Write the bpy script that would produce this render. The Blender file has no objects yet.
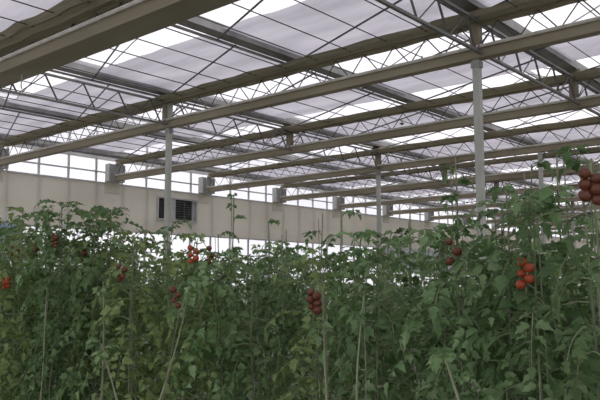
import bpy, math, random
from mathutils import Vector, Matrix

# ------------------------------------------------------------------ camera, sky, exposure
scene = bpy.context.scene
col = scene.collection
EYE = 1.6
cam = bpy.data.objects.new('camera', bpy.data.cameras.new('camera'))
col.objects.link(cam)
cam.location = (0, 0, EYE)
cam.rotation_euler = (math.radians(96.503), 0, math.radians(40.96))
cam.data.sensor_width = 36.0
cam.data.lens = 42.39
cam.data.clip_end = 500
scene.camera = cam

world = bpy.data.worlds.new('overcast_sky')
scene.world = world
world.use_nodes = True
wn = world.node_tree
wn.nodes.clear()
w_out = wn.nodes.new('ShaderNodeOutputWorld')
w_bg = wn.nodes.new('ShaderNodeBackground')
w_ramp = wn.nodes.new('ShaderNodeValToRGB')
w_noise = wn.nodes.new('ShaderNodeTexNoise')
w_tc = wn.nodes.new('ShaderNodeTexCoord')
w_noise.inputs['Scale'].default_value = 3.0
w_noise.inputs['Detail'].default_value = 4
w_ramp.color_ramp.elements[0].position = 0.3
w_ramp.color_ramp.elements[0].color = (0.80, 0.78, 0.83, 1)
w_ramp.color_ramp.elements[1].position = 0.65
w_ramp.color_ramp.elements[1].color = (1.0, 0.965, 1.0, 1)
wn.links.new(w_tc.outputs['Generated'], w_noise.inputs['Vector'])
wn.links.new(w_noise.outputs['Fac'], w_ramp.inputs['Fac'])
wn.links.new(w_ramp.outputs['Color'], w_bg.inputs['Color'])
w_bg.inputs['Strength'].default_value = 0.94
wn.links.new(w_bg.outputs[0], w_out.inputs[0])

scene.view_settings.view_transform = 'Standard'
scene.view_settings.look = 'None'
scene.view_settings.gamma = 1
scene.view_settings.use_curve_mapping = False
scene.view_settings.exposure = 0.56
scene.cycles.use_denoising = True
scene.cycles.max_bounces = 8
scene.cycles.diffuse_bounces = 4
scene.cycles.transmission_bounces = 6
scene.cycles.transparent_max_bounces = 24
scene.cycles.sample_clamp_indirect = 6

# ------------------------------------------------------------------ materials
def nt(name):
    m = bpy.data.materials.new(name)
    m.use_nodes = True
    n = m.node_tree
    n.nodes.clear()
    o = n.nodes.new('ShaderNodeOutputMaterial')
    return m, n, o

def noise_col(n, c1, c2, scale, stretch=(1, 1, 1), detail=4, lo=0.35, hi=0.65, rnd=False):
    tc = n.nodes.new('ShaderNodeTexCoord')
    mp = n.nodes.new('ShaderNodeMapping')
    mp.inputs['Scale'].default_value = stretch
    ns = n.nodes.new('ShaderNodeTexNoise')
    ns.inputs['Scale'].default_value = scale
    ns.inputs['Detail'].default_value = detail
    r = n.nodes.new('ShaderNodeValToRGB')
    r.color_ramp.elements[0].position = lo
    r.color_ramp.elements[0].color = (*c1, 1)
    r.color_ramp.elements[1].position = hi
    r.color_ramp.elements[1].color = (*c2, 1)
    n.links.new(tc.outputs['Object'], mp.inputs['Vector'])
    n.links.new(mp.outputs[0], ns.inputs['Vector'])
    n.links.new(ns.outputs['Fac'], r.inputs['Fac'])
    if rnd:
        oi = n.nodes.new('ShaderNodeObjectInfo')
        ad = n.nodes.new('ShaderNodeVectorMath')
        n.links.new(mp.outputs[0], ad.inputs[0])
        mu = n.nodes.new('ShaderNodeMath'); mu.operation = 'MULTIPLY'; mu.inputs[1].default_value = 37.0
        n.links.new(oi.outputs['Random'], mu.inputs[0])
        n.links.new(mu.outputs[0], ad.inputs[1])
        n.links.new(ad.outputs[0], ns.inputs['Vector'])
    return r.outputs['Color']

def matte(name, c1, c2, scale=4, rough=0.6, metal=0.0, stretch=(1, 1, 1), bump=0, rnd=False, lo=0.35, hi=0.65):
    m, n, o = nt(name)
    b = n.nodes.new('ShaderNodeBsdfPrincipled')
    c = noise_col(n, c1, c2, scale, stretch, lo=lo, hi=hi, rnd=rnd)
    n.links.new(c, b.inputs['Base Color'])
    b.inputs['Roughness'].default_value = rough
    b.inputs['Metallic'].default_value = metal
    if bump:
        bp = n.nodes.new('ShaderNodeBump')
        bp.inputs['Strength'].default_value = bump
        n.links.new(c, bp.inputs['Height'])
        n.links.new(bp.outputs[0], b.inputs['Normal'])
    n.links.new(b.outputs[0], o.inputs[0])
    return m

def cloth(name, c1, c2, trans, scale=2, stretch=(1, 1, 1), see=0.0, lo=0.35, hi=0.65):
    """woven sheet: diffuse on the lit side, lets light through"""
    m, n, o = nt(name)
    c = noise_col(n, c1, c2, scale, stretch, lo=lo, hi=hi)
    d = n.nodes.new('ShaderNodeBsdfDiffuse')
    t = n.nodes.new('ShaderNodeBsdfTranslucent')
    n.links.new(c, d.inputs['Color'])
    n.links.new(c, t.inputs['Color'])
    mx = n.nodes.new('ShaderNodeMixShader')
    mx.inputs[0].default_value = trans
    n.links.new(d.outputs[0], mx.inputs[1])
    n.links.new(t.outputs[0], mx.inputs[2])
    last = mx
    if see:
        tr = n.nodes.new('ShaderNodeBsdfTransparent')
        m2 = n.nodes.new('ShaderNodeMixShader')
        m2.inputs[0].default_value = see
        n.links.new(mx.outputs[0], m2.inputs[1])
        n.links.new(tr.outputs[0], m2.inputs[2])
        last = m2
    n.links.new(last.outputs[0], o.inputs[0])
    return m

def glass(name, tint, haze):
    m, n, o = nt(name)
    tr = n.nodes.new('ShaderNodeBsdfTransparent')
    tr.inputs['Color'].default_value = (*tint, 1)
    g = n.nodes.new('ShaderNodeBsdfGlossy')
    g.inputs['Roughness'].default_value = 0.08
    tl = n.nodes.new('ShaderNodeBsdfTranslucent')
    tl.inputs['Color'].default_value = (0.85, 0.84, 0.86, 1)
    a = n.nodes.new('ShaderNodeMixShader'); a.inputs[0].default_value = haze
    n.links.new(tr.outputs[0], a.inputs[1]); n.links.new(tl.outputs[0], a.inputs[2])
    b = n.nodes.new('ShaderNodeMixShader'); b.inputs[0].default_value = 0.04
    n.links.new(a.outputs[0], b.inputs[1]); n.links.new(g.outputs[0], b.inputs[2])
    n.links.new(b.outputs[0], o.inputs[0])
    return m

def leaf_mat(name, c1, c2):
    m, n, o = nt(name)
    c = noise_col(n, c1, c2, 6, detail=3, rnd=True, lo=0.3, hi=0.7)
    hs = n.nodes.new('ShaderNodeHueSaturation')
    oi = n.nodes.new('ShaderNodeObjectInfo')
    mr = n.nodes.new('ShaderNodeMapRange')
    mr.inputs['To Min'].default_value = 0.8
    mr.inputs['To Max'].default_value = 1.2
    n.links.new(oi.outputs['Random'], mr.inputs['Value'])
    n.links.new(mr.outputs[0], hs.inputs['Value'])
    n.links.new(c, hs.inputs['Color'])
    b = n.nodes.new('ShaderNodeBsdfPrincipled')
    b.inputs['Roughness'].default_value = 0.5
    b.inputs['Specular IOR Level'].default_value = 0.3
    hs.inputs['Saturation'].default_value = 1.14
    n.links.new(hs.outputs[0], b.inputs['Base Color'])
    t = n.nodes.new('ShaderNodeBsdfTranslucent')
    n.links.new(hs.outputs[0], t.inputs['Color'])
    mx = n.nodes.new('ShaderNodeMixShader'); mx.inputs[0].default_value = 0.38
    n.links.new(b.outputs[0], mx.inputs[1]); n.links.new(t.outputs[0], mx.inputs[2])
    n.links.new(mx.outputs[0], o.inputs[0])
    return m

M = {
    'steel': matte('galvanised_steel', (0.30, 0.30, 0.29), (0.42, 0.42, 0.41), 3, 0.55, 0.15),
    'girder': matte('dull_girder_steel', (0.17, 0.175, 0.16), (0.25, 0.255, 0.24), 3, 0.55, 0.1),
    'post': matte('post_steel', (0.40, 0.42, 0.37), (0.50, 0.52, 0.47), 2, 0.55, 0.1),
    'chord': matte('weathered_chord', (0.25, 0.215, 0.14), (0.35, 0.31, 0.215), 1.5, 0.6, 0.05, (0.3, 1, 1)),
    'rail': matte('lit_ledge_steel', (0.66, 0.64, 0.56), (0.82, 0.80, 0.73), 6, 0.5, 0.1),  # pale tone paints in the light on the chord's upper ledge
    'rod': matte('dark_rod', (0.10, 0.10, 0.10), (0.16, 0.16, 0.15), 4, 0.5, 0.3),
    'wire': matte('wire', (0.09, 0.09, 0.09), (0.14, 0.14, 0.14), 4, 0.5, 0.4),
    'bundle': cloth('folded_screen_cloth', (0.38, 0.35, 0.26), (0.56, 0.53, 0.42), 0.35, 9, (0.05, 12, 3)),
    'screen': cloth('shade_screen_cloth', (0.48, 0.465, 0.505), (0.66, 0.645, 0.69), 0.72, 1.4, (0.3, 1.3, 1), see=0.06),
    'roof_glass': glass('roof_glass', (0.93, 0.93, 0.94), 0.12),
    'wall_glass': glass('wall_glass', (0.95, 0.96, 0.97), 0.10),
    'alu': matte('aluminium_bar', (0.42, 0.42, 0.42), (0.55, 0.55, 0.55), 5, 0.45, 0.3),
    'cream': cloth('cream_curtain_panel', (0.77, 0.745, 0.665), (0.84, 0.815, 0.74), 0.42, 0.6, (0.5, 0.5, 2.5)),
    'dark_cream': matte('darker_cream', (0.60, 0.58, 0.46), (0.70, 0.68, 0.56), 2, 0.8),
    'trim_grey': matte('grey_trim', (0.46, 0.46, 0.45), (0.58, 0.58, 0.57), 3, 0.6),
    'dark': matte('dark_opening', (0.015, 0.02, 0.018), (0.04, 0.045, 0.04), 5, 0.7),
    'slat': matte('fan_slat', (0.08, 0.09, 0.085), (0.14, 0.15, 0.14), 5, 0.5, 0.2),
    'pad': matte('cooling_pad', (0.46, 0.54, 0.54), (0.56, 0.63, 0.63), 2, 0.7, 0, (1, 6, 1)),
    'blue': cloth('pale_blue_sheet', (0.42, 0.52, 0.68), (0.58, 0.66, 0.78), 0.4, 2),
    'floor': matte('packed_soil_floor', (0.22, 0.20, 0.17), (0.34, 0.32, 0.28), 2, 0.9),
    'outside': matte('gravel_outside', (0.30, 0.30, 0.29), (0.42, 0.42, 0.41), 3, 0.9),
    'leaf': leaf_mat('tomato_leaf', (0.11, 0.20, 0.08), (0.38, 0.52, 0.29)),
    'leaf_dark': leaf_mat('tomato_leaf_dark', (0.095, 0.16, 0.07), (0.21, 0.31, 0.15)),
    'leaf_dull': leaf_mat('tomato_leaf_dull', (0.17, 0.24, 0.09), (0.33, 0.42, 0.20)),
    'stem': matte('tomato_stem', (0.16, 0.20, 0.10), (0.27, 0.31, 0.18), 9, 0.7),
    'pale_stem': matte('pale_stem', (0.26, 0.29, 0.17), (0.36, 0.38, 0.25), 9, 0.7),
    'twine': matte('twine', (0.20, 0.21, 0.15), (0.29, 0.30, 0.22), 20, 0.9),
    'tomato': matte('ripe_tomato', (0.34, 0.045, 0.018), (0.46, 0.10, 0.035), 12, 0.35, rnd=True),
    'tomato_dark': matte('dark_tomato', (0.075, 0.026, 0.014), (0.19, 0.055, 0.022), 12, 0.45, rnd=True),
}

# ------------------------------------------------------------------ helpers
class MB:
    def __init__(s):
        s.v = []; s.f = []
    def box(s, x0, x1, y0, y1, z0, z1):
        i = len(s.v)
        s.v += [(x0, y0, z0), (x1, y0, z0), (x1, y1, z0), (x0, y1, z0), (x0, y0, z1), (x1, y0, z1), (x1, y1, z1), (x0, y1, z1)]
        s.f += [(i, i+3, i+2, i+1), (i+4, i+5, i+6, i+7), (i, i+1, i+5, i+4), (i+1, i+2, i+6, i+5), (i+2, i+3, i+7, i+6), (i+3, i, i+4, i+7)]
    def tube(s, pts, r, n=6, r2=None, cap=True):
        pts = [Vector(p) for p in pts]
        base = len(s.v)
        m = len(pts)
        up = Vector((0, 0, 1))
        for k, p in enumerate(pts):
            d = (pts[min(k+1, m-1)] - pts[max(k-1, 0)]).normalized()
            a = d.cross(up)
            if a.length < 0.05: a = d.cross(Vector((1, 0, 0)))
            a.normalize(); b = d.cross(a)
            rr = r if r2 is None else r + (r2 - r) * k / (m - 1)
            for j in range(n):
                t = 2 * math.pi * j / n
                s.v.append(tuple(p + a * rr * math.cos(t) + b * rr * math.sin(t)))
        for k in range(m - 1):
            for j in range(n):
                a0 = base + k*n + j; a1 = base + k*n + (j+1) % n
                s.f.append((a0, a1, a1+n, a0+n))
        if cap:
            s.f.append(tuple(base + j for j in range(n))[::-1])
            s.f.append(tuple(base + (m-1)*n + j for j in range(n)))
    def build(s, name, mat, parent=None, loc=None, smooth=False):
        me = bpy.data.meshes.new(name)
        me.from_pydata(s.v, [], s.f)
        me.materials.append(mat)
        if smooth:
            for p in me.polygons: p.use_smooth = True
        me.update()
        o = bpy.data.objects.new(name, me)
        col.objects.link(o)
        if parent: o.parent = parent
        if loc: o.location = loc
        return o

def tag(o, label=None, cat=None, group=None, kind=None):
    if label: o['label'] = label
    if cat: o['category'] = cat
    if group: o['group'] = group
    if kind: o['kind'] = kind
    return o

def empty(name, loc=(0, 0, 0), rz=0):
    o = bpy.data.objects.new(name, None)
    col.objects.link(o)
    o.location = loc
    o.rotation_euler = (0, 0, rz)
    return o

def copy_tree(o, parent=None):
    c = o.copy(); col.objects.link(c)
    if parent: c.parent = parent
    for ch in list(KIDS.get(o.name, [])):
        d = copy_tree(ch, c)
        KIDS.setdefault(c.name, []).append(d)
    return c
KIDS = {}
def kid(o):
    KIDS.setdefault(o.parent.name, []).append(o)
    return o

def NTH(i):
    return ORD[i] if i < 20 else ('thirtieth' if i == 29 else 'thirty-first' if i == 30 else 'twenty-' + ORD[i - 20])
Z = lambda h: EYE + h
ORD = ['first', 'second', 'third', 'fourth', 'fifth', 'sixth', 'seventh', 'eighth', 'ninth', 'tenth', 'eleventh', 'twelfth', 'thirteenth', 'fourteenth', 'fifteenth', 'sixteenth', 'seventeenth', 'eighteenth', 'nineteenth', 'twentieth', 'twenty-first', 'twenty-second', 'twenty-third', 'twenty-fourth', 'twenty-fifth', 'twenty-sixth', 'twenty-seventh', 'twenty-eighth', 'twenty-ninth', 'thirtieth', 'thirty-first']
PITCH = 3.65
GX = [-19.3 + PITCH * i for i in range(9)]          # gutter lines, wall side first
Y0, BAY = 1.42, 4.0
TY = [Y0 + BAY * k for k in range(-1, 16)]          # truss lines
YN, YF = TY[0] - 0.5, TY[-1]
XL, XR = GX[0], GX[-1]
ZL, ZU, ZG, ZR = Z(3.35), Z(3.835), Z(4.06), Z(4.86)

# ------------------------------------------------------------------ setting
f = MB(); f.box(XL - 0.3, XR, YN, YF, -0.1, 0.0)
tag(f.build('floor', M['floor']), kind='structure')
f = MB(); f.box(XL - 120, XR + 60, YN - 60, YF + 120, -0.35, -0.12)
tag(f.build('ground', M['outside']), kind='structure')

# pitched glass roof, one pair of panes per gutter bay
gm = MB()
for i in range(len(GX) - 1):
    a, b = GX[i], GX[i+1]; c = (a + b) / 2
    for (x0, z0, x1, z1) in ((a, ZG + .08, c, ZR), (b, ZG + .08, c, ZR)):
        k = len(gm.v)
        gm.v += [(x0, YN, z0), (x1, YN, z1), (x1, YF, z1), (x0, YF, z0)]
        gm.f.append((k, k+1, k+2, k+3))
tag(gm.build('ceiling', M['roof_glass']), kind='structure')
for i in range(len(GX) - 1):
    a, b = GX[i], GX[i+1]; c = (a + b) / 2
    m = MB()
    m.box(c - .025, c + .025, YN, YF, ZR - .04, ZR + .04)
    y = YN + .2
    while y < YF:
        m.tube([(a, y, ZG + .06), (c, y, ZR - .02), (b, y, ZG + .06)], 0.014, 4)
        y += BAY / 3
    tag(m.build('trim_%d' % (i + 1), M['alu']), kind='structure')

# wall with the cream panel: glazing outside, cream panel in front of it
XW = -19.93 - 0.06
g = MB(); g.box(XW - .012, XW, YN, YF, 0.0, ZR)
tag(g.build('window_1', M['wall_glass']), kind='structure')
m = MB()
y = 0.85
while y < YF:
    wdt = 0.05 if abs(((y - 11.57) / BAY) % 1 - 0) < 0.01 else 0.028
    m.box(XW + .002, XW + .06, y - wdt, y + wdt, 0, ZR)
    y += 1.0
m.box(XW + .002, XW + .07, YN, YF, Z(3.52), Z(3.56))
m.box(XW + .002, XW + .07, YN, YF, Z(0.95), Z(0.99))
m.box(XW + .002, XW + .07, YN, YF, Z(3.95), Z(4.10))
m.box(XW + .002, XW + .07, YN, YF, 0, 0.5)
tag(m.build('trim_9', M['trim_grey']), kind='structure')
cw = MB()
cw.box(-19.93, -19.88, YN, 15.25, Z(1.65), Z(3.16))
cw.box(-19.93, -19.88, 17.05, YF, Z(1.65), Z(3.16))
cw.box(-19.93, -19.88, 15.25, 17.05, Z(2.93), Z(3.16))
cw.box(-19.93, -19.88, 15.25, 17.05, Z(1.65), Z(2.10))
tag(cw.build('wall_left', M['cream']), kind='structure')
m = MB()
m.box(-19.94, -19.85, YN, YF, Z(3.15), Z(3.20))
m.box(-19.94, -19.85, YN, YF, Z(1.61), Z(1.66))
tag(m.build('trim_10', M['trim_grey']), kind='structure')

# far end wall and right side wall, glazed
g = MB(); g.box(XW, XR, YF, YF + .012, 0, ZR)
tag(g.build('window_2', M['wall_glass']), kind='structure')
m = MB()
x = XW + 1
while x < XR:
    m.box(x - .03, x + .03, YF - .06, YF, 0, ZR); x += 1.22
m.box(XW, XR, YF - .06, YF, Z(1.3), Z(1.4)); m.box(XW, XR, YF - .06, YF, Z(3.2), Z(3.28))
tag(m.build('trim_11', M['trim_grey']), kind='structure')
m = MB(); m.box(XW, XR, YF - .08, YF - .07, 0, Z(0.9))
tag(m.build('wall_back', M['cream']), kind='structure')
g = MB(); g.box(XR, XR + .012, YN, YF, 0, ZR); tag(g.build('window_fill_right', M['wall_glass']), kind='structure')  # unseen right wall, made glass to add side light indoors
g = MB(); g.box(XW, XR, YN - .012, YN, 0, ZR); tag(g.build('window_fill_near', M['wall_glass']), kind='structure')  # unseen wall behind the camera, glazed for added fill light

# ------------------------------------------------------------------ posts
def post(x, y, label, group=None, top=ZG - .1, w=.05):
    r = empty('post', (x, y, 0))
    m = MB(); m.box(-w, w, -w, w, 0.02, top); m.build('shaft', M['post'], r)
    m = MB(); m.box(-.17, .17, -.17, .17, 0, .02)
    for sx in (-1, 1):
        for sy in (-1, 1): m.box(sx*.13-.012, sx*.13+.012, sy*.13-.012, sy*.13+.012, .02, .05)
    m.build('base_plate', M['steel'], r)
    m = MB(); m.box(-w - .02, w + .02, -w - .012, w + .012, ZL - .22, ZL - .12); m.build('chord_clamp', M['steel'], r)
    m = MB(); m.box(-.12, .12, -.09, .09, top, top + .03); m.build('head_plate', M['steel'], r)
    tag(r, label, 'post', group)
    return r
post(-4.7, TY[3], 'tall square grey steel post, nearest and thickest in the crop')
post(-11.90, TY[3], 'grey steel post standing before the dark ventilation unit of the cream wall')
post(-12.0, TY[5], 'slender grey steel post behind the middle plants, before the far cream wall')
for k in (9, 11, 13, 15):
    post(-12.0, TY[k], 'distant grey steel post under the %s roof truss, partly behind leaves' % ORD[k-2])

r = empty('post', (-7.02, TY[5], 0))
m = MB(); m.box(-.045, .045, -.045, .045, .02, ZL - .08); m.build('shaft', M['post'], r)
m = MB(); m.box(-.1, .1, -.1, .1, 0, .02); m.build('base_plate', M['steel'], r)
tag(r, 'thin greenish grey post rising out of the tall plants to a truss', 'post')

# ------------------------------------------------------------------ roof trusses
def truss(k, label, group=None):
    y = TY[k]
    r = empty('roof_truss', (0, y, 0))
    x0, x1 = XL - .35, XR
    near = -.34 if k == 2 else -.06; hh = .10 if k == 2 else .08
    m = MB(); m.box(x0, x1, near, .06, ZL - hh, ZL + hh); m.box(x0, x1, near - .025, .085, ZL - hh - .015, ZL - hh)
    kid(m.build('lower_chord', M['chord'], r))
    m = MB(); m.tube([(x0, near - .022, ZL + hh - .005), (x1, near - .022, ZL + hh - .005)], .030 if k == 2 else .026, 6); kid(m.build('rail', M['rail'], r))  # pale tube along the near top corner, standing in for the lit ledge
    m = MB(); m.box(x0, x1, -.05, .05, ZU - .05, ZU + .03); kid(m.build('upper_chord', M['chord'], r))
    m = MB()
    n = int((x1 - x0) / .30); p = .30
    for i in range(n):
        a = (x0 + i*p, 0, ZL + .08 if i % 2 == 0 else ZU - .05)
        b = (x0 + (i+1)*p, 0, ZU - .05 if i % 2 == 0 else ZL + .08)
        m.tube([a, b], .010, 5)
    kid(m.build('web_lattice', M['rod'], r))
    for gx in (GX[2], GX[4], GX[6]):
        m = MB(); m.box(gx - .07, gx + .07, -.065, .065, ZL + .085, ZG - .06); m.box(gx - .16, gx + .16, -.09, .09, ZG - .16, ZG - .06)
        kid(m.build('gutter_support', M['chord'], r))
    # end bracket on the wall
    m = MB()
    m.box(XL - .55, XL - .35, -.30, .30, Z(3.22), Z(3.80))
    for q in (-.30, -.1, .1, .26): m.box(XL - .35, XL - .31, q, q + .05, Z(3.22), Z(3.80))
    kid(m.build('end_bracket', M['trim_grey'], r))
    m = MB(); m.box(XL - .58, XL - .545, -.28, .28, Z(2.86), Z(3.22)); kid(m.build('darker_plate', M['dark_cream'], r))  # plate added to give the darker cream patch below each bracket
    tag(r, label, 'truss', group)
    return r
for k in range(len(TY)):
    if k == 0:
        truss(k, 'roof truss behind the viewpoint, out of sight', 'trusses behind the viewpoint')
    elif k == 1:
        truss(k, 'roof truss directly overhead in front of the glass roof edge', 'trusses directly overhead')
    elif k < 8:
        nm = ORD[k-2]
        lab = {0: 'widest brown roof truss, the first and nearest, crossing the upper corner', 1: 'second roof truss from the viewpoint, resting on the nearest thick post',
               2: 'third roof truss, just beyond the nearest post, ending beside the glazed strip', 3: 'fourth roof truss, over the slender post among the middle plants',
               4: 'fifth roof truss from the viewpoint, ending on the cream wall', 5: 'sixth roof truss from the viewpoint, thin and grey'}[k-2]
        truss(k, lab)
    else:
        truss(k, '%s roof truss from the viewpoint, distant and thin, far down the greenhouse' % ORD[k-2])

# folded screen bundles on each truss (hang from wires; things of their own)
def bundle(k, label, group=None):
    y = TY[k]
    rnd = random.Random(k)
    m = MB()
    prof = [(-.42, .02), (-.34, -.065), (-.26, -.03), (-.17, -.095), (-.08, -.05), (.02, -.105), (.10, -.05), (.17, -.08), (.20, .02), (.12, .07), (-.02, .05), (-.16, .08), (-.33, .06)]
    n = 66; L = len(prof)
    for i in range(n + 1):
        x = XL + (XR - XL) * i / n
        s = 1 + .10 * math.sin(i * 2.1 + k) + rnd.uniform(-.05, .05)
        for (py, pz) in prof: m.v.append((x, py * s, pz * (1 + rnd.uniform(-.2, .2))))
    for i in range(n):
        for j in range(L):
            a = i*L + j; b = i*L + (j+1) % L
            m.f.append((a, b, b+L, a+L))
    m.f.append(tuple(range(L))); m.f.append(tuple(n*L + j for j in range(L))[::-1])
    o = m.build('folded_screen', M['bundle'], None, (0, y, ZU + .02))
    if k != 2: o.scale = (1, .85, .72)
    tag(o, label, 'shade screen', group)
for k in range(1, len(TY)):
    if 2 <= k <= 6:
        bundle(k, 'pleated olive folded screen lying along the %s roof truss' % ORD[k-2])
    else:
        bundle(k, 'pleated folded screen along the %s' % ('distant %s roof truss' % ORD[k-2] if k > 1 else 'truss directly overhead'))

# drawn screens between trusses
SCR = {0: (.3, 3.8), 1: (.9, 3.9), 2: (2.15, 4.25), 3: (1.75, 3.65), 4: (.9, 3.4), 5: (1.3, 3.9), 6: (.7, 3.2), 7: (1.0, 3.6), 8: (.8, 3.2)}
def screen(k, label, group=None):
    a, b = SCR.get(k, (1.0, 3.2))
    y0, y1 = TY[k] + a, TY[k] + b
    rnd = random.Random(50 + k)
    m = MB(); nx, ny = 96, 8
    for t in (0, .004):
        for i in range(nx + 1):
            x = XL + .1 + (XR - XL - .2) * i / nx
            for j in range(ny + 1):
                e = rnd.uniform(-.03, .03) if j in (0, ny) else 0
                ph = math.sin(i * math.pi / 3.0) * .010
                m.v.append((x, y0 + (y1 - y0) * j / ny + e, ph + rnd.uniform(-.004, .004) * (t == 0) + t))
    W_ = ny + 1; T = (nx + 1) * W_
    for i in range(nx):
        for j in range(ny):
            q = i*W_ + j
            m.f.append((q, q+1, q+W_+1, q+W_))
    m.v = m.v[:T]
    o = m.build('shade_screen', M['screen'], None, (0, 0, Z(4.085)), smooth=True)
    tag(o, label, 'shade screen', group)
for k in range(0, len(TY) - 1):
    if 1 <= k <= 5:
        lab = ['pale lilac shade screen drawn out on this side of the first truss', 'pale translucent shade screen drawn between the first and second trusses',
               'translucent shade screen between the second and third trusses, bright gap each side', 'narrow shade screen drawn between the third and fourth trusses',
               'shade screen between the fourth and fifth trusses'][k-1]
        screen(k, lab)
    else:
        screen(k, 'shade screen drawn just beyond the %s roof truss' % ORD[k-2] if k > 5 else 'shade screen drawn overhead behind the viewpoint')

# ------------------------------------------------------------------ gutters along the house
for i, gx in enumerate(GX):
    r = empty('gutter', (gx, 0, ZG))
    m = MB(); m.box(-.10, .10, YN, YF, -.06, -.03); m.box(-.12, -.09, YN, YF, -.06, .09); m.box(.09, .12, YN, YF, -.06, .09)
    m.build('channel', M['steel'], r)
    m = MB(); m.box(-.19, -.155, YN, YF, -.10, -.06); m.build('drip_rail', M['alu'], r)
    labs = ['grey roof gutter right over the cream wall', 'grey roof gutter one bay in from the cream wall', 'grey roof gutter over the post by the ventilation unit',
            'grey roof gutter midway between the two nearest post lines', 'thick grey roof gutter above the nearest post',
            'grey roof gutter one bay past the nearest post']
    if i < 6: tag(r, labs[i], 'gutter')
    else: tag(r, 'roof gutter %s from the cream wall, off to the open side' % ORD[i], 'gutter', 'gutters out of sight')

# lattice girders under the gutters at the post lines
for gx, lab in ((GX[4], 'lattice girder with slanted struts running past the nearest post'), (GX[2], 'lattice girder with slanted struts running by the ventilation unit post')):
    r = empty('lattice_girder', (gx, 0, 0))
    off = .10
    m = MB(); m.box(off-.025, off+.025, YN, YF, Z(3.31), Z(3.35)); m.build('lower_chord', M['girder'], r)
    m = MB(); m.box(off-.022, off+.022, YN, YF, Z(3.78), Z(3.82)); m.build('upper_chord', M['girder'], r)
    m = MB(); y = YN
    while y < YF - .8:
        m.tube([(off, y, Z(3.78)), (off, y + .28, Z(3.32))], .018, 5)
        m.tube([(off, y + .28, Z(3.32)), (off, y + .8, Z(3.78))], .011, 5)
        y += .8
    m.build('struts', M['rod'], r)
    tag(r, lab, 'girder')

# brace rods from gutter node to gutter node
def brace(x0, y0, x1, y1, lab):
    m = MB(); m.tube([(0, 0, 0), (x1 - x0, y1 - y0, 0)], .016, 6)
    o = m.build('brace_rod', M['rod'], None, (x0, y0, Z(3.93)))
    tag(o, lab, 'brace', 'slanting brace rods under the roof')
for k in range(2, 12):
    for i in range(0, 6):
        w = '%s gutter bay from the cream wall' % ORD[i]
        brace(GX[i] + .0, TY[k+1] - .02, GX[i+1], TY[k+1] - 1.45, 'brace up to the %s truss, %s' % (ORD[k-1], w))
        if k < 5: brace(GX[i], TY[k+1] - 1.85, GX[i+1], TY[k] + .65, 'brace onward from the %s truss, %s' % (ORD[k-2], w))

# screen wires
for i in range(0, 31):
    x = -18.57 + .73 * i
    if x > XR - .3: break
    m = MB(); m.tube([(0, YN, 0), (0, YF, 0)], .010, 4)
    o = m.build('screen_wire', M['wire'], None, (x, 0, ZU - .015))
    tag(o, 'dark taut screen wire, %s out from the cream wall' % NTH(i), 'wire', 'screen support wires')
for (x, y, h, lab) in ((-10.44, 5.42 - .0, .42, 'short pale hanger rod below the nearest truss'), (-8.2, 8.9, .0, None)):
    if h:
        m = MB(); m.tube([(0, 0, 0), (0, 0, -h)], .010, 5); m.tube([(0, 0, -h), (.03, 0, -h - .03)], .010, 5)
        tag(m.build('hanger_rod', M['rail'], None, (x, y - .1, ZL + .1)), lab, 'rod')

# small insect-dark clips hanging from wires
for (x, y, lab) in ((-6.16, 10.3, 'small dark cable clip hanging just below the second truss'), (-9.81, 6.0, 'small dark cable clip hanging under the nearest truss'), (-8.35 - .73, 14.2, 'small dark cable clip hanging under the third truss')):
    m = MB(); m.tube([(0, 0, .03), (0, 0, -.05)], .012, 5); m.tube([(-.05, 0, -.05), (0, 0, -.085), (.05, 0, -.06)], .022, 6)
    tag(m.build('cable_clip', M['dark'], None, (x, y, ZU - .02)), lab, 'clip')

# ------------------------------------------------------------------ things on the wall
r = empty('ventilation_unit', (-19.88, 16.25, Z(2.10)))
m = MB()   # housing frame built round the openings
m.box(-.05, .10, -1.0, .80, .78, .83); m.box(-.05, .10, -1.0, .80, 0, .06)
m.box(-.05, .10, -1.0, -.97, .06, .78); m.box(-.05, .10, .74, .80, .06, .78)
m.box(-.05, .06, -.55, -.20, .06, .78)
m.box(-.05, .00, .60, .74, .06, .78)
m.build('housing', M['trim_grey'], r)
m = MB(); m.box(-.05, -.02, -.97, -.55, .06, .78); m.build('dark_slot', M['dark'], r)
m = MB(); m.box(-.05, -.02, -.20, .60, .06, .78); m.build('fan_recess', M['dark'], r)
m = MB()
for j in range(8):
    m.box(.02, .05, -.19, .59, .10 + j * .085, .125 + j * .085)
m.box(.02, .06, .18, .22, .06, .78)
m.build('louvre', M['slat'], r)
tag(r, 'grey framed ventilation unit with dark louvre and slot set in the cream wall', 'ventilation unit')

r = empty('cooling_pad', (-19.80, 40.5, Z(.45)))
m = MB()
for j in range(40): m.box(-.06, .02, -12 + j * .6 + .02, -12 + j * .6 + .58, 0, 1.14)
m.build('pad_panels', M['pad'], r)
m = MB(); m.box(-.08, .04, -12.05, 12.05, -.06, 0); m.box(-.08, .04, -12.05, 12.05, 1.11, 1.15)
m.build('pad_frame', M['trim_grey'], r)
tag(r, 'long blue-grey cooling pad panel under the far cream wall', 'cooling pad')

m = MB(); n = 14
for i in range(n + 1):
    y = -1.1 + 2.2 * i / n
    for z in (0, .35, .72): m.v.append((.05 * math.sin(i * 1.7) + .1, y, z))
for i in range(n):
    for j in range(2):
        a = i*3 + j; m.f.append((a, a+1, a+4, a+3))
o = m.build('plastic_sheet', M['blue'], None, (-19.75, 9.2, Z(.95)), smooth=True)
md = o.modifiers.new('thickness', 'SOLIDIFY'); md.thickness = .006
tag(o, 'pale blue plastic sheet hanging low on the cream wall beside the tall plants', 'sheet')

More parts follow.
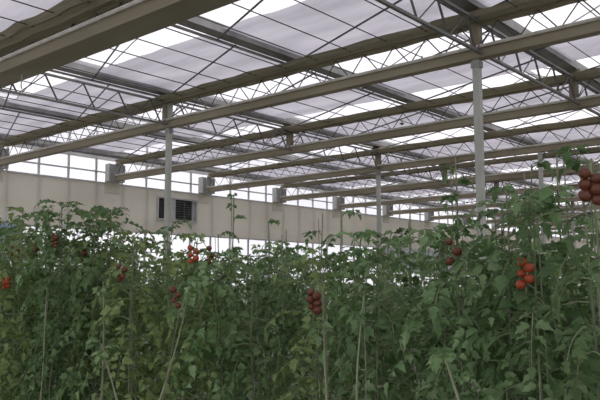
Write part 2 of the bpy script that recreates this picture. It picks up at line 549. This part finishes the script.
# ------------------------------------------------------------------ tomato plants
def leaflet(m, p, d, up, L, W, droop, rnd):
    """lobed leaflet folded along its midrib"""
    d = d.normalized()
    side = d.cross(up)
    if side.length < .01: side = Vector((1, 0, 0))
    side.normalize(); nrm = side.cross(d).normalized()
    b = len(m.v)
    mid = [(0, 0), (.35, .0), (.7, .0), (1, 0)]
    for t, _ in mid:
        m.v.append(tuple(p + d * (L * t) - nrm * (droop * L * t * t)))
    for s in (-1, 1):
        for t, w in ((.10, .32), (.28, .54), (.42, .28), (.60, .42), (.74, .17)):
            w *= rnd.uniform(.85, 1.15)
            m.v.append(tuple(p + d * (L * t) + side * (s * W * w) - nrm * (droop * L * t * t - W * w * .28)))
    l = b + 4; r_ = b + 9
    m.f += [(b, l, l+1, b+1), (b+1, l+1, l+2), (b+1, l+2, l+3, b+2), (b+2, l+3, l+4, b+3)]
    m.f += [(b, b+1, r_+1, r_), (b+1, r_+2, r_+1), (b+1, b+2, r_+3, r_+2), (b+2, b+3, r_+4, r_+3)]

def compound_leaf(m, ms, p, ang, L, rnd, elev=.3, size=1.0):
    """arching rachis with opposite leaflets; m gets blades, ms the rachis"""
    h = Vector((math.cos(ang), math.sin(ang), 0))
    pts = []; n = 7; e = elev; q = p.copy()
    for i in range(n + 1):
        pts.append(q.copy())
        q = q + (h * math.cos(e) + Vector((0, 0, math.sin(e)))) * (L / n)
        e -= rnd.uniform(.18, .36)
    ms.tube(pts, .0035, 3, .0015, cap=False)
    for i in range(2, n + 1):
        d = (pts[i] - pts[i-1]).normalized()
        s = d.cross(Vector((0, 0, 1)))
        if s.length < .05: s = Vector((-h.y, h.x, 0))
        s.normalize()
        up = s.cross(d).normalized()
        ll = rnd.uniform(.042, .082) * size * (1.0 if i in (3, 4, 5) else .8)
        if i == n:
            leaflet(m, pts[i], d + Vector((0, 0, -.3)), up, ll * 1.3, ll * .85, rnd.uniform(.1, .5), rnd)
        else:
            for sg in (-1, 1):
                if rnd.random() < .06: continue
                dd = s * sg + d * rnd.uniform(.25, .6) + Vector((rnd.uniform(-.2, .2), rnd.uniform(-.2, .2), rnd.uniform(-.5, .45)))
                q0 = pts[i] + s * sg * .012
                uu = (up + Vector((rnd.uniform(-.8, .8), rnd.uniform(-.8, .8), rnd.uniform(-.3, .3)))).normalized()
                leaflet(m, q0, dd, uu, ll, ll * rnd.uniform(.6, .8), rnd.uniform(.1, .6), rnd)

def tomato_mesh():
    m = MB(); nu, nv = 10, 6
    m.v.append((0, 0, .88))
    for j in range(1, nv):
        t = math.pi * j / nv
        for i in range(nu):
            a = 2 * math.pi * i / nu
            rr = math.sin(t) * (1 + .05 * math.cos(5 * a))
            m.v.append((rr * math.cos(a), rr * math.sin(a), .88 * math.cos(t) - (.12 if j == 1 else 0) * 0))
    m.v.append((0, 0, -.88))
    for i in range(nu):
        m.f.append((0, 1 + i, 1 + (i+1) % nu))
        m.f.append((len(m.v) - 1, 1 + (nv-2)*nu + (i+1) % nu, 1 + (nv-2)*nu + i))
    for j in range(nv - 2):
        for i in range(nu):
            a = 1 + j*nu + i; b = 1 + j*nu + (i+1) % nu
            m.f.append((a, a+nu, b+nu, b))
    return m
TM = {}
for key in ('tomato', 'tomato_dark'):
    me = bpy.data.meshes.new(key)
    tm = tomato_mesh(); me.from_pydata(tm.v, [], tm.f); me.materials.append(M[key])
    for p in me.polygons: p.use_smooth = True
    TM[key] = me

def fruit_truss(parent, p, ang, n, rnd, mat='tomato', size=.0215):
    m = MB(); h = Vector((math.cos(ang), math.sin(ang), 0))
    pts = [Vector((0, 0, 0)), h * .06 + Vector((0, 0, .01)), h * .10 + Vector((0, 0, -.04)), h * .11 + Vector((0, 0, -.11)), h * .115 + Vector((0, 0, -.15))]
    m.tube(pts, .004, 4, .002)
    fr = m.build('fruit_truss', M['stem'], parent, tuple(p))
    kid(fr)
    for i in range(n):
        t = i / max(1, n - 1)
        s = Vector((-h.y, h.x, 0)) * (.017 if i % 2 else -.017)
        o = bpy.data.objects.new('tomato', TM[mat]); col.objects.link(o)
        o.parent = fr
        r_ = size * rnd.uniform(.82, 1.1)
        o.scale = (r_, r_, r_)
        o.rotation_euler = (rnd.uniform(-.5, .5), rnd.uniform(-.5, .5), rnd.uniform(0, 6))
        o.location = tuple(h * (.11 + .012 * rnd.uniform(-1, 1)) + s + Vector((0, 0, -.03 - .085 * t)))
        kid(o)
    return fr

def make_plant(seed, H, z0=.35, step=.048, lean=(0, 0), leaf='leaf', size=1.0, top_thin=.0, fruit=(), twine=True, thick=.007, stem_mat='stem', Lr=(.24, .40), topk=.45):
    rnd = random.Random(seed)
    root = empty('tomato_plant')
    pts = []; n = 14
    wx, wy = rnd.uniform(0, 6), rnd.uniform(0, 6)
    for i in range(n + 1):
        t = i / n
        pts.append(Vector((lean[0] * t + .025 * math.sin(wx + 5*t), lean[1] * t + .025 * math.sin(wy + 6*t), H * t * .985)))
    m = MB(); m.tube(pts, thick, 6, .0035); kid(m.build('stem', M[stem_mat], root))
    def at(z):
        t = max(0, min(.999, z / (H * .985))) * n
        i = int(t); return pts[i].lerp(pts[i+1], t - i)
    lm, rm = MB(), MB()
    z = z0; a = rnd.uniform(0, 6)
    while z < H:
        p = at(z)
        near = (H - z)
        k = 1.0 if near > .35 else topk + (1 - topk) * near / .35
        if not (near < top_thin and rnd.random() < .55):
            compound_leaf(lm, rm, p, a, rnd.uniform(*Lr) * k, rnd, elev=rnd.uniform(.05, .7) + (0.5 if near < .2 else 0), size=size * (.6 + .4 * k))
        a += 2.4 + rnd.uniform(-.4, .4)
        z += step * rnd.uniform(.7, 1.3) * (1 if near > top_thin else 1.25)
    kid(lm.build('leaves', M[leaf], root))
    kid(rm.build('leaf_stalks', M['stem'], root))
    if twine:
        m = MB(); m.tube([(.03, .01, 0), (lean[0] * .6 + .02, lean[1] * .6, H * .62), (lean[0], lean[1], H * .97)], .0028, 4)
        kid(m.build('support_twine', M['twine'], root))
    for (z, ang, nn, mt) in fruit:
        fruit_truss(root, at(z), ang, nn, rnd, mt)
    return root

# common plants: a few grown shapes, copied along the crop rows
H0 = 1.785
variants = [make_plant(11 + i, H0 + .05 * math.sin(i * 2.3), z0=.45, step=.028, leaf=['leaf', 'leaf', 'leaf_dull', 'leaf_dark', 'leaf', 'leaf_dull', 'leaf'][i], size=[1.1, 1.0, .9, 1.0, 1.15, .95, 1.05][i], topk=.72) for i in range(7)]
rnd = random.Random(5)
used = set()
def place(v, x, y, sc, label, group):
    if v not in used:
        used.add(v); o = variants[v]
    else:
        o = copy_tree(variants[v])
    o.location = (x, y, 0)
    o.rotation_euler = (0, 0, rnd.uniform(0, 6.28))
    o.scale = (rnd.uniform(.92, 1.08), rnd.uniform(.92, 1.08), sc)
    tag(o, label, 'tomato plant', group)
ROWS = [
    (3.05, .40, .97, 'short leafy tomato plant without fruit, %s from the near end of the front row', 'short plants of the front row'),
    (3.50, .44, .98, 'short leafy tomato plant just behind the front row, %s from its near end', 'short plants just behind the front row'),
    (5.0, .50, .99, 'leafy tomato plant of the second bed, %s from its near end', 'plants of the second bed'),
    (5.5, .55, 1.0, 'leafy tomato plant in the rear line of the second bed, %s along', 'plants of the second bed, rear line'),
    (7.4, .60, 1.0, 'tomato plant of the third bed, %s from its near end, mostly hidden', 'plants of the third bed'),
    (9.9, .70, 1.0, 'tomato plant of the fourth bed, %s from its near end, mostly hidden', 'plants of the fourth bed'),
    (13.0, .80, 1.0, 'tomato plant of the fifth bed, %s from its near end', 'plants of the fifth bed'),
    (17.0, .85, 1.0, 'tomato plant of the rearmost bed, %s from its near end', 'plants of the rearmost beds'),
]
for (y, st, sc, lab, grp) in ROWS:
    nn = 0; x = -.18 * y; xend = max(-2.25 * y, -18.6)
    while x > xend:
        place(rnd.randrange(7), x + rnd.uniform(-.07, .07), y + rnd.uniform(-.08, .08), (sc + (.13 if x / y < -1.35 and y < 6 else .02 if y > 4.5 else 0)) * rnd.uniform(.94, 1.05), lab % ORD[nn] if '%s' in lab else lab, grp)
        x -= st; nn += 1

# individual plants that stand out of the crop
def special(x, y, label, rz=0, **kw):
    o = make_plant(**kw); o.location = (x, y, 0); o.rotation_euler = (0, 0, rz)
    tag(o, label, 'tomato plant')
    return o

SP = []
# tall dark group at the wall end of the front row
for (x, y, H, sd, lf, lab, fr) in [
    (-6.02, 3.00, 2.10, 31, 'leaf_dark', 'tall dark tomato plant at the wall end of the front row', ()),
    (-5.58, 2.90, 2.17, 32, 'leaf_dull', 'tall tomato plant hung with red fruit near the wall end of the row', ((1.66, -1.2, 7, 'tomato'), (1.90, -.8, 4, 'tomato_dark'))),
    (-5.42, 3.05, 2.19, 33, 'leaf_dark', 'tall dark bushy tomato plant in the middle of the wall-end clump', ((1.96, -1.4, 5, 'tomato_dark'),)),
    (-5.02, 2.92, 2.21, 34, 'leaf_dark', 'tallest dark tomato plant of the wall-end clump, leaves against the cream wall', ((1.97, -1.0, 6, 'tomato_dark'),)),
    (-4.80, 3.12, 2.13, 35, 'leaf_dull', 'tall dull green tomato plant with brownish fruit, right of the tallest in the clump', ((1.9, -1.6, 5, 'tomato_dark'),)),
    (-4.52, 3.05, 2.14, 36, 'leaf_dark', 'tall tomato plant with spreading dark top, last of the wall-end clump', ())]:
    SP.append(special(x, y, lab, seed=sd, H=H, z0=.5, step=.034, leaf=lf, size=1.05, fruit=fr, topk=.75))
# shoots and medium plants through the middle
for (x, y, H, sd, kw, lab) in [
    (-4.10, 3.25, 1.99, 41, dict(leaf='leaf', step=.04), 'mid green tomato plant rising in front of the ventilation unit'),
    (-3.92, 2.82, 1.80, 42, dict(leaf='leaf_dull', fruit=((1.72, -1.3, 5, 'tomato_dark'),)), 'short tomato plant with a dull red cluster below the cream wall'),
    (-3.42, 2.98, 1.86, 43, dict(leaf='leaf_dull', fruit=((1.84, -.9, 5, 'tomato'), (1.83, .1, 3, 'tomato_dark'))), 'tomato plant with orange-red fruit beside the tall thin shoot'),
    (-3.64, 3.30, 1.95, 44, dict(leaf='leaf_dark', top_thin=.25), 'tomato plant with flat dark leaves spread low against the cream wall'),
    (-3.27, 3.10, 2.17, 45, dict(leaf='leaf_dark', z0=1.55, step=.085, Lr=(.06, .13), size=.62), 'thin bare tomato shoot standing alone against the cream wall'),
    (-3.04, 3.20, 2.00, 46, dict(leaf='leaf', z0=1.2, step=.06, Lr=(.12, .2), size=.75, top_thin=.3), 'slim tomato shoot with small leaves just beyond the lone thin shoot'),
    (-2.88, 3.15, 1.93, 47, dict(leaf='leaf_dark', z0=1.2, step=.055, Lr=(.12, .22), size=.75, top_thin=.25), 'slim dark tomato shoot between two taller ones, middle of the row'),
    (-2.70, 3.28, 2.03, 48, dict(leaf='leaf_dark', z0=1.3, step=.07, Lr=(.13, .24), size=.8, top_thin=.3), 'tomato shoot with drooping side leaves in the middle of the row'),
    (-2.50, 3.25, 2.06, 49, dict(leaf='leaf', z0=1.0, step=.05, Lr=(.16, .26), size=.85, top_thin=.2), 'bright green tomato plant with a tall tip beside the slender post'),
    (-2.30, 3.10, 1.86, 50, dict(leaf='leaf', z0=.8, step=.045, Lr=(.2, .34)), 'leafy tomato plant reaching before the slender post'),
    (-2.02, 3.25, 1.98, 51, dict(leaf='leaf_dark', z0=1.3, step=.10, Lr=(.10, .2), size=.8, lean=(-.06, .05)), 'sparse tomato sprig with hanging leaves against the far cream wall'),
    (-1.90, 3.20, 1.82, 52, dict(leaf='leaf_dark', z0=1.2, step=.07, Lr=(.14, .22), size=.85), 'low dark tomato sprig next to the sparse hanging one')]:
    kw.setdefault('z0', .5); kw.setdefault('step', .038)
    SP.append(special(x, y, lab, seed=sd, H=H, **kw))
# tall near group at the other end
for (x, y, H, sd, kw, lab) in [
    (-1.66, 3.02, 2.22, 61, dict(leaf='leaf_dark', z0=1.2, step=.085, Lr=(.10, .19), size=.9), 'tall tomato stem topped with a dark leaf tuft, left of the nearest post'),
    (-1.57, 2.92, 1.83, 62, dict(leaf='leaf', fruit=((1.82, -1.2, 3, 'tomato_dark'),), step=.04), 'tomato plant with one dull orange cluster at the foot of the nearest post'),
    (-1.44, 3.02, 1.98, 63, dict(leaf='leaf', step=.055, top_thin=.3), 'tall green tomato plant directly before the nearest post'),
    (-1.30, 2.80, 1.98, 64, dict(leaf='leaf', step=.04, size=1.1), 'full green tomato plant just past the nearest post'),
    (-1.22, 2.85, 2.12, 65, dict(leaf='leaf_dark', z0=1.0, step=.06, Lr=(.15, .28), size=1.05, top_thin=.15), 'tall tomato plant with a dark hanging leaf top, beyond the nearest post'),
    (-1.12, 2.72, 1.94, 66, dict(leaf='leaf', step=.04, fruit=((1.70, -1.5, 5, 'tomato'),)), 'tomato plant with the bright red cluster among the near leaves'),
    (-1.07, 2.90, 2.16, 67, dict(leaf='leaf', z0=.8, step=.055, Lr=(.18, .3), size=1.1, top_thin=.2), 'tall tomato plant beside the thin greenish post'),
    (-.93, 2.70, 2.09, 68, dict(leaf='leaf_dark', step=.058, size=1.1, top_thin=.2), 'tall dark tomato plant with arching side stem near the end of the row'),
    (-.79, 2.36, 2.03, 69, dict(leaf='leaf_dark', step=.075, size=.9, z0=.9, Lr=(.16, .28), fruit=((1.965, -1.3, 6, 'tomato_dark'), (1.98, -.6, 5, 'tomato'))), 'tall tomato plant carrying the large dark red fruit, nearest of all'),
    (-.66, 2.62, 2.12, 70, dict(leaf='leaf', step=.055, size=1.1), 'last tall tomato plant of the front row, half cut by the picture edge')]:
    kw.setdefault('z0', .5)
    SP.append(special(x, y, lab, seed=sd, H=H, **kw))
# plants with bare pale stems showing in front of the leaves
for (x, y, H, ln, sd, kw, lab) in [
    (-3.53, 2.58, 1.64, (.44, 0), 81, dict(z0=1.42, fruit=((1.58, -1.4, 4, 'tomato_dark'),)), 'leaning bare pale tomato stem in front of the leaves, below the lone shoot'),
    (-3.10, 2.50, 1.24, (-.68, 0), 82, dict(z0=1.1), 'short pale tomato stem leaning towards the wall, tip leaves drooping'),
    (-4.98, 2.75, 1.60, (.14, 0), 83, dict(z0=1.45), 'pale upright stem in front of the wall-end clump'),
    (-.98, 2.38, 1.34, (-.36, 0), 84, dict(z0=1.22), 'short kinked pale tomato stem low in the near leaves'),
    (-3.98, 2.65, 1.62, (0, 0), 85, dict(z0=1.45), 'straight pale tomato stem under the dull red cluster'),
    (-2.20, 2.72, 1.60, (0, 0), 86, dict(z0=1.40, fruit=((1.60, -1.3, 6, 'tomato_dark'),)), 'thin pale stem with a dark fruit cluster in the middle of the row'),
    (-1.98, 2.70, 1.58, (.03, 0), 87, dict(z0=1.42), 'thin pale stem to the near side of the dark middle cluster')]:
    SP.append(special(x, y, lab, seed=sd, H=H, lean=ln, step=.05, Lr=(.12, .2), size=.85, thick=.0085, stem_mat='pale_stem', **kw))


print('objects', len(scene.objects))
